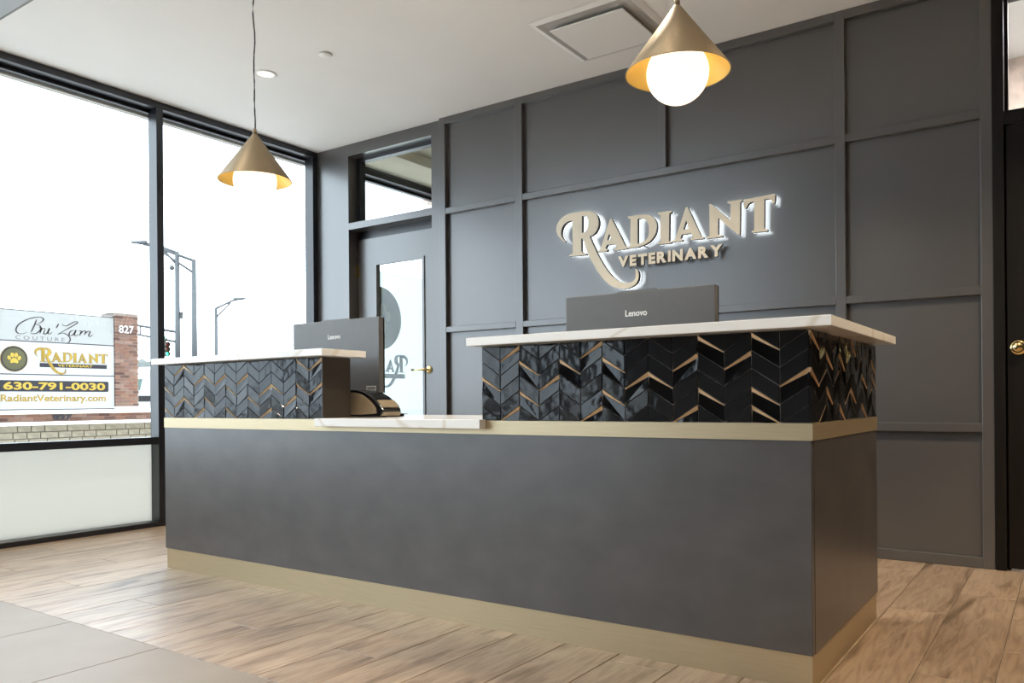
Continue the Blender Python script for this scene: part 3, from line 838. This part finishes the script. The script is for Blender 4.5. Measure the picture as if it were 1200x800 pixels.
# ================================================================== THINGS ON THE DESK
def computer(x0, x1, y, z0, z1, label):
    xc = (x0 + x1) / 2
    t = thing('desktop_computer', label, 'computer', (xc, y + .08, .77), 'all-in-one computers on the desk')
    box('back_cover', x0, x1, y, y + .030, z0, z1, M_MONITOR, t, .003, 2)
    s = box('screen_bezel', x0 + .001, x1 - .001, y + .030, y + .040, z0 + .001, z1 - .001, M_BLACKPLASTIC, t, .002)
    box('screen', x0 + .012, x1 - .012, y + .0395, y + .041, z0 + .03, z1 - .012, M_SCREEN, s)
    prism('camera_hump', [(xc - .085, z1 - .004), (xc + .095, z1 - .004), (xc + .083, z1 + .005), (xc - .073, z1 + .005)], 'y', y + .002, y + .026, M_MONITOR, t)
    me = text_mesh('Lenovo', .03, .001, .0006)
    fit(me, xc - .044, xc + .044, z0 + (z1 - z0) * .745, z0 + (z1 - z0) * .745 + .024)
    place('maker_name', me, F_BACK, (0, y - .0006, 0), M_WHITEPRINT, t)
    lb = box('rating_sticker', x1 - .082, x1 - .022, y - .0012, y, z0 + .012, z0 + .034, M_WHITEPRINT, t)
    box('sticker_print', x1 - .079, x1 - .025, y - .0018, y - .001, z0 + .015, z0 + .031, M_PAPER, lb)
    prism('stand_neck', [(y + .004, z0 + .16), (y + .004, z0 + .10), (y + .075, .782), (y + .115, .782), (y + .030, z0 + .16)], 'x', xc - .06, xc + .06, M_MONITOR, t)
    box('stand_base', xc - .13, xc + .13, y - .02, y + .20, .7705, .784, M_MONITOR, t, .004, 2)
    return t
computer(-2.648, -2.046, .36, .880, 1.238, 'grey all-in-one computer seen from behind, above the left ledge')
computer(-1.016, -.408, .335, .880, 1.240, 'grey all-in-one computer peeking over the right ledge below the wall sign')

pr = thing('label_printer', 'small beige and black desktop printer with curved sides under the left computer', 'printer', (-2.0, .28, .77))
yp0, yp1 = .215, .335
prof = [(-2.20, .7725), (-1.905, .7725), (-1.888, .79), (-1.887, .805), (-1.905, .825), (-1.955, .862), (-2.00, .882), (-2.05, .892), (-2.10, .894), (-2.17, .885), (-2.20, .86)]
prism('printer_body', prof, 'y', yp0, yp1, M_BLACKPLASTIC, pr, .006, 2)
inner = [(-2.185, .785), (-1.945, .785), (-1.925, .797), (-1.93, .815), (-1.965, .845), (-2.005, .868), (-2.05, .880), (-2.10, .882), (-2.16, .874), (-2.185, .855)]
prism('side_cover', [tuple(p) for p in catmull(inner, 3, True)], 'y', yp0 - .008, yp0 + .004, M_BEIGE, pr, .003, 2)
prism('side_cover', [tuple(p) for p in catmull(inner, 3, True)], 'y', yp1 - .004, yp1 + .008, M_BEIGE, pr, .003, 2)
prism('front_lip', [(-1.935, .838), (-1.895, .812), (-1.888, .816), (-1.925, .847)], 'y', yp0 + .006, yp1 - .006, M_BEIGE, pr, .001)
prism('front_base', [(-1.935, .776), (-1.892, .776), (-1.880, .792), (-1.90, .796), (-1.93, .79)], 'y', yp0 + .004, yp1 - .004, M_BEIGE, pr, .001)
tr = thing('card_tray', 'thin dark tray lying on the low worktop beside the printer', 'tray', (-2.02, .41, .77))
prism('tray_plate', [(-2.10, .776), (-1.975, .778), (-1.952, .7835), (-2.10, .787)], 'y', .352, .46, M_BLACKPLASTIC, tr, .0015)
for x in (-2.09, -1.987):
    box('tray_foot', x, x + .012, .362, .45, .7702, .778, M_RUBBER, tr)

# ================================================================== WALL SIGN
sg = thing('wall_sign', 'backlit champagne letters reading RADIANT VETERINARY on the dark panelled wall', 'sign', (-1.45, YW, 1.53))
OX, OZ, YS = -2.16, 1.52, 2.135
for key in LETTERS:
    o = place('letter', glyph_mesh(key, .030), F_BACK, (OX, YS + .015, OZ), M_LETTER, sg, M_LETTERSIDE)
    g = glyph_mesh(key, .0016)
    place('backlight', g, F_BACK, (OX, YS + .0312, OZ), M_HALO, o)
word = 'VETERINARY'
tot = 0; parts = []
for ch in word:
    me = text_mesh(ch, .1, .016, .0055); a, b, c, d = bounds(me)
    parts.append((me, a, b, c, d)); tot += (b - a)
gap = .0085
sc = (1.120 - .446 - gap * 9) / tot
x = .446
for me, a, b, c, d in parts:
    fit(me, x, x + (b - a) * sc, .148, .217)
    x += (b - a) * sc + gap
    place('small_letter', me, F_BACK, (OX, YS + .018, OZ), M_LETTER, sg, M_LETTERSIDE)
for sx in (.2, .62, 1.06): tube('stand_off', [(OX + sx, YS + .02, OZ + .264), (OX + sx, YW + .001, OZ + .264)], .003, M_LETTERSIDE, sg, 6)

# ================================================================== CEILING FITTINGS
def pendant(x, y, zr, label, power):
    t = thing('pendant_lamp', label, 'lamp', (x, y, zr), 'cone pendants over the desk')
    r, h = .18, .236
    lathe('lamp_shade', [(.008, zr + h), (r, zr), (r, zr - .003), (r - .003, zr - .002), (.006, zr + h - .006)], (x, y, 0), M_SHADE, t, 64)
    lathe('shade_lining', [(r - .0035, zr - .0015), (.012, zr + h - .014)], (x, y, 0), M_SHADEIN, t, 64)
    sphere('globe', (x, y, zr - .002), .1065, M_GLOBE, t)
    lathe('stem_cap', [(0, zr + h + .022), (.009, zr + h + .022), (.011, zr + h - .004), (0, zr + h - .004)], (x, y, 0), M_SHADE, t, 20)
    pts = [(x + .004 * math.sin(i * .9), y + .003 * math.cos(i * 1.3), zr + h + .02 + (ZC - .02 - zr - h - .02) * i / 14) for i in range(15)]
    tube('cord', pts, .0036, M_CORD, t, 8)
    lathe('ceiling_rose', [(0, ZC - .025), (.05, ZC - .025), (.058, ZC - .015), (.058, ZC)], (x, y, 0), M_SHADE, t, 32)
pendant(-2.749, .212, 1.955, 'bronze cone pendant with glowing white globe, hanging by the window', 1)
pendant(-.501, .240, 1.967, 'bronze cone pendant with glowing white globe, hanging above the right ledge', 1)

def downlight(x, y, zc, label, watts, grp='recessed ceiling downlights', tint=(1.0, .86, .68)):
    t = thing('downlight', label, 'light', (x, y, zc), grp)
    lathe('trim_ring', [(.050, zc - .0005), (.056, zc - .006), (.068, zc - .006), (.072, zc)], (x, y, 0), M_WHITEMET, t, 40)
    lathe('lens', [(0, zc - .0015), (.053, zc - .0015)], (x, y, 0), M_LED, t, 40)
    l = bpy.data.lights.new('downlight_lamp', 'SPOT'); l.energy = watts; l.color = tint; l.spot_size = R(125); l.spot_blend = .6; l.shadow_soft_size = .05
    lo = bpy.data.objects.new('downlight_lamp', l); lo.location = (x, y, zc - .02); link(lo)
    attach(lo, t)
DLW = 90
downlight(-3.55, .912, ZC, 'lit recessed downlight in the ceiling nearest the window', DLW)
downlight(-1.0, .55, ZC, 'lit recessed downlight in the ceiling over the right half of the desk', DLW)  # this and the next two are out of view, added as fill
downlight(.95, .75, ZC, 'lit recessed downlight in the ceiling before the dark door', DLW * 1.5, tint=(1.0, .78, .52))
downlight(2.6, .75, ZC, 'lit recessed downlight in the ceiling at the right end of the room', DLW * 1.5, tint=(1.0, .78, .52))
for x, y, w in ((-3.0, -1.8, 'nearest the desk by the window wall'), (-.6, -1.8, 'nearest the desk in the middle'), (1.8, -1.8, 'nearest the desk on the right'),  # unseen lamps added so the floor bounces more light to the ceiling
                (-3.0, -4.2, 'of the rear row by the window wall'), (-.6, -4.2, 'of the rear row in the middle'), (1.8, -4.2, 'of the rear row on the right')):
    downlight(x, y, ZH, 'lit recessed upper ceiling downlight ' + w, DLW * 1.0, 'downlights in the upper ceiling')

sp = thing('sprinkler_cover', 'small flat white sprinkler cover disc on the ceiling', 'sprinkler', (-3.025, .934, ZC))
lathe('cover_plate', [(0, ZC - .010), (.036, ZC - .010), (.040, ZC - .007), (.040, ZC - .004)], (-3.025, .934, 0), M_WHITEMET, sp, 36)
lathe('cover_collar', [(.030, ZC - .006), (.034, ZC)], (-3.025, .934, 0), M_VENTIN, sp, 36)

vt = thing('ceiling_vent', 'square white ceiling air vent with a dropped centre plate', 'vent', (-1.52, 1.624, ZC))
vx0, vx1, vy0, vy1 = -1.836, -1.205, 1.314, 1.934
def ring(name, a, b, z0a, z0b, mat, parent):
    bm = bmesh.new()
    def rect(i, z): return [bm.verts.new(v) for v in ((vx0 + i, vy0 + i, z), (vx1 - i, vy0 + i, z), (vx1 - i, vy1 - i, z), (vx0 + i, vy1 - i, z))]
    A = rect(a, z0a); B = rect(b, z0b)
    for i in range(4): bm.faces.new((A[i], A[(i + 1) % 4], B[(i + 1) % 4], B[i]))
    return from_bm(name, bm, mat, parent)
ring('vent_flange', 0, .035, ZC - .002, ZC - .012, M_WHITEMET, vt)
ring('vent_throat', .035, .085, ZC - .012, ZC - .001, M_VENTIN, vt)
box('vent_back', vx0 + .03, vx1 - .03, vy0 + .03, vy1 - .03, ZC - .004, ZC - .0005, M_VENTIN, vt)
box('centre_plate', vx0 + .09, vx1 - .09, vy0 + .09, vy1 - .09, ZC - .036, ZC - .028, M_WHITEMET, vt, .003, 2)
for x, y in ((vx0 + .14, vy0 + .14), (vx1 - .14, vy0 + .14), (vx0 + .14, vy1 - .14), (vx1 - .14, vy1 - .14)):
    tube('plate_hanger', [(x, y, ZC - .003), (x, y, ZC - .03)], .004, M_WHITEMET, vt, 6)

# ================================================================== OUTSIDE
structure(box('ground', -160, 60, -90, 160, -.6, -.35, M_GROUND))
structure(box('road', -48, -26, -90, 160, -.35, -.34, M_ROAD))

ms = thing('monument_sign', 'roadside sign with three lettered panels between red brick piers', 'sign', (-15, 5.2, -.35))
XS = -14.9
box('sign_cabinet', XS - .35, XS - .012, 4.10, 6.205, .745, 2.56, M_SIGNFRAME, ms)
p1 = box('sign_panel', XS - .012, XS, 4.11, 6.195, 2.005, 2.54, M_SIGNGREY, ms)
p2 = box('sign_panel', XS - .012, XS, 4.11, 6.195, 1.405, 1.985, M_SIGNWHITE, ms)
p3 = box('sign_panel', XS - .012, XS, 4.11, 6.195, .765, 1.385, M_SIGNWHITE, ms)
BZ = {'B': [[[4.597, 2.161], [4.507, 2.125], [4.428, 2.133], [4.4, 2.196], [4.449, 2.29], [4.568, 2.377], [4.709, 2.433], [4.821, 2.447], [4.872, 2.412], [4.82, 2.348], [4.729, 2.311]], [[4.754, 2.407], [4.708, 2.281], [4.651, 2.156]], [[4.729, 2.311], [4.81, 2.289], [4.819, 2.225], [4.758, 2.156], [4.687, 2.135], [4.637, 2.142]]], 'r': [[[4.789, 2.255], [4.834, 2.252], [4.805, 2.144]], [[4.809, 2.181], [4.84, 2.233], [4.892, 2.249]]], 'i': [[[4.902, 2.25], [4.874, 2.157], [4.907, 2.147], [4.958, 2.202], [4.975, 2.255], [4.949, 2.167], [4.978, 2.151], [5.026, 2.189]]], 'ap': [[[5.139, 2.354], [5.122, 2.311], [5.092, 2.268]]], 'Z': [[[5.203, 2.355], [5.228, 2.326], [5.293, 2.326], [5.38, 2.381], [5.457, 2.418], [5.49, 2.398], [5.401, 2.332], [5.271, 2.249], [5.116, 2.151]], [[5.116, 2.151], [5.206, 2.183], [5.281, 2.166], [5.335, 2.117], [5.351, 2.062], [5.323, 2.016], [5.29, 2.003]]], 'a': [[[5.455, 2.253], [5.379, 2.239], [5.331, 2.183], [5.346, 2.144], [5.404, 2.165], [5.462, 2.254], [5.431, 2.171], [5.455, 2.146], [5.506, 2.183]]], 'n': [[[5.506, 2.243], [5.555, 2.242], [5.523, 2.146]], [[5.532, 2.173], [5.588, 2.24], [5.639, 2.248], [5.616, 2.168]], [[5.621, 2.184], [5.677, 2.241], [5.729, 2.245], [5.699, 2.173], [5.724, 2.149], [5.783, 2.194]]]}
for k_, st in BZ.items():
    place('script_letter', ribbon_strokes(st, .012), F_STREET, (XS, 0, 0), M_DARKPRINT, p1)
place('lettering', fit(text_mesh('COUTURE', .1, .003, 0, 1.5), 4.392, 5.25, 2.022, 2.092), F_STREET, (XS + .001, 0, 0), M_GREYPRINT, p1)
place('emblem_rim', disc_mesh(4.365, 1.668, .232, 48), F_STREET, (XS + .001, 0, 0), M_GOLDPRINT, p2)
place('emblem_disc', disc_mesh(4.365, 1.668, .222, 48), F_STREET, (XS + .004, 0, 0), M_NAVY, p2)
place('emblem_field', disc_mesh(4.365, 1.668, .195, 48), F_STREET, (XS + .007, 0, 0), M_OLIVE, p2)
place('emblem_paw', paw_mesh(4.365, 1.668, .135), F_STREET, (XS + .010, 0, 0), M_YELLOWPRINT, p2)
place('name_bar', curve_mesh([[(4.80, 1.535), (6.05, 1.535), (6.05, 1.61), (4.80, 1.61)]], .003), F_STREET, (XS + .001, 0, 0), M_NAVY, p2)
ks = (6.067 - 4.707) / 1.428
for key in LETTERS:
    me = glyph_mesh(key, .004)
    for v in me.vertices: v.co.x *= ks; v.co.y *= ks * .98
    place('lettering', me, F_STREET, (XS + .006, 4.707, 1.396), M_GOLDPRINT, p2)
place('lettering', fit(text_mesh('VETERINARY', .1, .003, .001), 5.12, 5.77, 1.548, 1.600), F_STREET, (XS + .007, 0, 0), M_YELLOWPRINT, p2)
place('phone_bar', curve_mesh([[(4.11, 1.085), (6.06, 1.085), (6.08, 1.10), (6.08, 1.27), (6.06, 1.285), (4.11, 1.285)]], .003), F_STREET, (XS + .001, 0, 0), M_NAVY, p3)
place('lettering', fit(text_mesh('630-791-0030', .2, .003, .006), 4.185, 6.01, 1.115, 1.258), F_STREET, (XS + .005, 0, 0), M_YELLOWPRINT, p3)
place('lettering', fit(text_mesh('RadiantVeterinary.com', .16, .003, .0035), 4.14, 6.025, .865, 1.03), F_STREET, (XS + .002, 0, 0), M_GOLDPRINT, p3)

def brickwork(name, x0, x1, y0, y1, z0, z1, parent, bl=.20, bh=.057, j=.011):
    """bricks standing 5 mm proud of a mortar core, on the face to the building and the two ends"""
    core = box(name, x0 + .006, x1 - .006, y0 + .006, y1 - .006, z0, z1, M_MORTAR, parent)
    bm = bmesh.new()
    n = int((z1 - z0) / (bh + j))
    rng = random.Random(3)
    for r_ in range(n):
        za = z0 + r_ * (bh + j) + j / 2
        y = y0 - (bl / 2 if r_ % 2 else 0)
        while y < y1:
            a, b = max(y, y0), min(y + bl, y1)
            if b - a > .02:
                d = rng.uniform(0, .004)
                add_box(bm, x1 - .1, x1 + d, a, b, za, za + bh)
            y += bl + j
    o = from_bm('brick_courses', bm, M_BRICK, core)
    o['kind'] = 'stuff'
    return core
for y0, y1 in ((6.21, 6.685), (3.62, 4.095)):
    pc = brickwork('brick_pier', XS - .5, XS + .03, y0, y1, .80, 2.645, ms, .17, .050, .012)
    box('pier_cap', XS - .56, XS + .09, y0 - .06, y1 + .06, 2.645, 2.69, M_LIMESTONE, pc, .008)
place('house_number', fit(text_mesh('827', .2, .02, .002), 6.27, 6.575, 2.255, 2.405), F_STREET, (XS + .046, 0, 0), M_WHITEPRINT, ms, M_GREYPRINT)

XB = -14.2
bb = brickwork('brick_plinth', -15.6, XB, 2.6, 7.6, .50, .68, ms, .2, .052, .008)
box('plinth_cap', -15.7, XB + .06, 2.5, 7.7, .68, .745, M_LIMESTONE, bb, .01)
box('lower_cap', XB - .2, XB + .40, 2.2, 8.0, .49, .545, M_LIMESTONE, bb, .01)
place('house_number', fit(text_mesh('827', .2, .012, .010), 4.69, 5.02, .57, .665), F_STREET, (XB + .012, 0, 0), M_NAVY, bb)
sb = box('stone_base', -15.6, XB + .27, 2.2, 8.0, -.35, .48, M_MORTAR, ms)
_sm = {}
rng = random.Random(11)
for r_ in range(6):
    z1 = .488 - r_ * .115
    y = 2.25 - rng.uniform(0, .2)
    while y < 7.95:
        L = rng.choice((.22, .30, .38))
        if L not in _sm:
            bm = bmesh.new(); add_box(bm, -.06, .03, 0, L - .014, -.103, 0, .007)
            bmesh.ops.recalc_face_normals(bm, faces=bm.faces[:])
            me = bpy.data.meshes.new('stone_block'); bm.to_mesh(me); bm.free(); me.materials.append(M_BLOCK); _sm[L] = me
        o = bpy.data.objects.new('stone_block', _sm[L]); o.location = (XB + .27 + rng.uniform(0, .012), y, z1)
        link(o); o.parent = sb
        y += L

# brick column by the window; unseen building mass added to shade the roadside sign
structure(boxes('wall_outer_brick', [(XW - .62, XW - .15, 4.24, 4.9, -.35, 3.3), (XW - .3, 30, 4.24, 36, -.35, 3.3),
                                     (XW - .3, 30, YF - .2, 36, ZH + .12, 12.5), (XR + .15, 30, -30, 4.2, -.35, ZH + .12),
                                     (XW - .3, 30, YC + .16, 36, 3.35, ZH + .12)], M_BRICKFAR))

# street poles, signal
def pole(x, y, h, label, arm=None, r=.09):
    t = thing('street_light', label, 'street light', (x, y, -.35), 'street light poles across the road')
    tube('pole', [(x, y, -.35), (x, y, h)], r * 1.25, M_POLE, t, 10, r * .8)
    lathe('pole_foot', [(0, -.05), (r * 2.2, -.05), (r * 2.2, -.35)], (x, y, 0), M_POLE, t, 14)
    ex, ey, ez = arm
    tube('upper_arm', [(x, y, h - .06), (ex, ey, ez)], r * .5, M_POLE, t, 8)
    tube('lower_arm', [(x, y, h - .75), (x + (ex - x) * .75, y + (ey - y) * .75, h - .06 + (ez - h) * .72)], r * .4, M_POLE, t, 8)
    dx, dy = ex - x, ey - y; n = math.hypot(dx, dy); dx, dy = dx / n, dy / n
    tube('lamp_head', [(ex - dx * .1, ey - dy * .1, ez), (ex + dx * .75, ey + dy * .75, ez + .05)], .14, M_POLE, t, 8, .07)
    return t
pa = pole(-40.38, 23.94, 9.35, 'tall grey street light pole carrying the traffic signal arm', (-41.3, 23.3, 9.72), .15)
box('pole_box', -40.3, -40.14, 23.98, 24.14, 5.62, 5.98, M_POLE, pa)
sphere('traffic_camera', (-40.6, 23.75, 8.45), .14, M_POLE, pa, 12, 8)
tube('camera_bracket', [(-40.6, 23.75, 8.5), (-40.38, 23.94, 8.75)], .03, M_POLE, pa, 6)
tube('mast_arm', [(-40.38, 23.94, 4.85), (-42.6, 22.3, 5.35)], .07, M_POLE, pa, 8)
tube('mast_arm', [(-40.38, 23.94, 4.30), (-42.6, 22.3, 4.85)], .06, M_POLE, pa, 8)
for f_ in (.35, .75):
    tube('arm_strut', [(-40.38 - 2.22 * f_, 23.94 - 1.64 * f_, 4.85 + .5 * f_), (-40.38 - 2.22 * f_, 23.94 - 1.64 * f_, 4.3 + .55 * f_)], .04, M_POLE, pa, 6)
box('street_name_sign', -40.98, -40.92, 23.25, 23.55, 4.28, 4.62, M_GREENSIGN, pa)
pole(-39.6, 24.47, 8.9, 'tall grey street light pole with long arm reaching over the mullion', (-41.85, 22.9, 9.86), .15)
pole(-51.7, 34.35, 8.0, 'distant street light with arm pointing right above the left ledge', (-50.5, 35.2, 8.62), .15)

ts = thing('traffic_signal', 'traffic signal with its green lamp lit, hung beside the black mullion', 'traffic light', (-40.82, 23.44, 3.5))
sx, sy = -40.82, 23.44
box('signal_housing', sx - .12, sx + .12, sy - .17, sy + .17, 3.50, 4.30, M_SIGBODY, ts, .02)
for i, m in enumerate((M_GREENLIT, M_AMBER, M_REDLENS)):
    z = 3.63 + i * .26
    ln = lathe('lens', [(0, .135), (.10, .13), (.125, .12)], (sx, sy, z), m, ts, 20, True, axis='x')
    lathe('visor', [(.13, .12), (.14, .30)], (sx, sy, z), M_SIGBODY, ts, 20, True, axis='x')
tube('hanger', [(sx, sy, 4.30), (sx + .1, sy + .1, 4.55)], .04, M_SIGBODY, ts, 6)

# van behind the pier
vn = thing('van', 'white van parked beyond the brick pier of the roadside sign', 'van', (-21.5, 11.5, -.35))
vy = [(8.55, .05), (8.5, .65), (8.75, .98), (9.55, 1.20), (10.25, 1.56), (10.75, 1.86), (11.3, 1.96), (14.4, 1.98), (14.6, 1.8), (14.6, .05)]
vb = prism('van_body', vy, 'x', -23.0, -21.2, M_VAN, vn, .05, 2)
prism('cab_window', [(10.0, 1.20), (10.22, 1.36), (10.42, 1.56), (10.50, 1.56), (10.42, 1.24)], 'x', -21.205, -21.185, M_VANGLASS, vn)
prism('side_window', [(10.75, 1.26), (10.8, 1.62), (11.6, 1.64), (11.6, 1.26)], 'x', -21.205, -21.185, M_VANGLASS, vn)
prism('windscreen', [(9.62, 1.245), (10.22, 1.555), (10.20, 1.59), (9.60, 1.28)], 'x', -22.9, -21.3, M_VANGLASS, vn)
box('side_strip', -21.21, -21.17, 8.7, 14.4, .92, 1.08, M_RUBBER, vn)
box('bumper', -23.0, -21.15, 8.5, 8.72, .0, .3, M_RUBBER, vn, .03)
for y in (9.5, 12.9):
    w_ = lathe('wheel', [(0, -.1), (.30, -.1), (.33, -.06), (.33, .08), (.30, .1), (0, .1)], (-21.28, y, -.02), M_RUBBER, vn, 24, True, axis='x')
    lathe('hub_cap', [(0, .115), (.17, .11), (.19, .10)], (-21.28, y, -.02), M_POLE, w_, 20, True, axis='x')

# far tree line
rng = random.Random(5)
for i, where in enumerate(('behind the brick pier', 'between the brick pier and the black mullion', 'behind the black mullion')):
    x = -92 + rng.uniform(-3, 3); y = 44.8 + i * 7.2
    r_ = rng.uniform(1.8, 2.1)
    t = thing('tree', 'hazy grey-green far tree ' + where, 'tree', (x, y, -.35), 'far tree line')
    bm = bmesh.new(); bmesh.ops.create_icosphere(bm, subdivisions=3, radius=1)
    for v in bm.verts:
        q = 1 + .22 * math.sin(v.co.x * 6 + i) * math.cos(v.co.y * 7 + i * 2) + .15 * math.sin(v.co.z * 9 + i)
        v.co = Vector((x + v.co.x * r_ * 1.3 * q, y + v.co.y * r_ * 1.5 * q, 3.7 + v.co.z * r_ * 1.1 * q))
    from_bm('crown', bm, M_TREE, t, True)
    tube('trunk', [(x, y, -.35), (x, y, 3.2)], .22, M_SIGBODY, t, 8, .12)
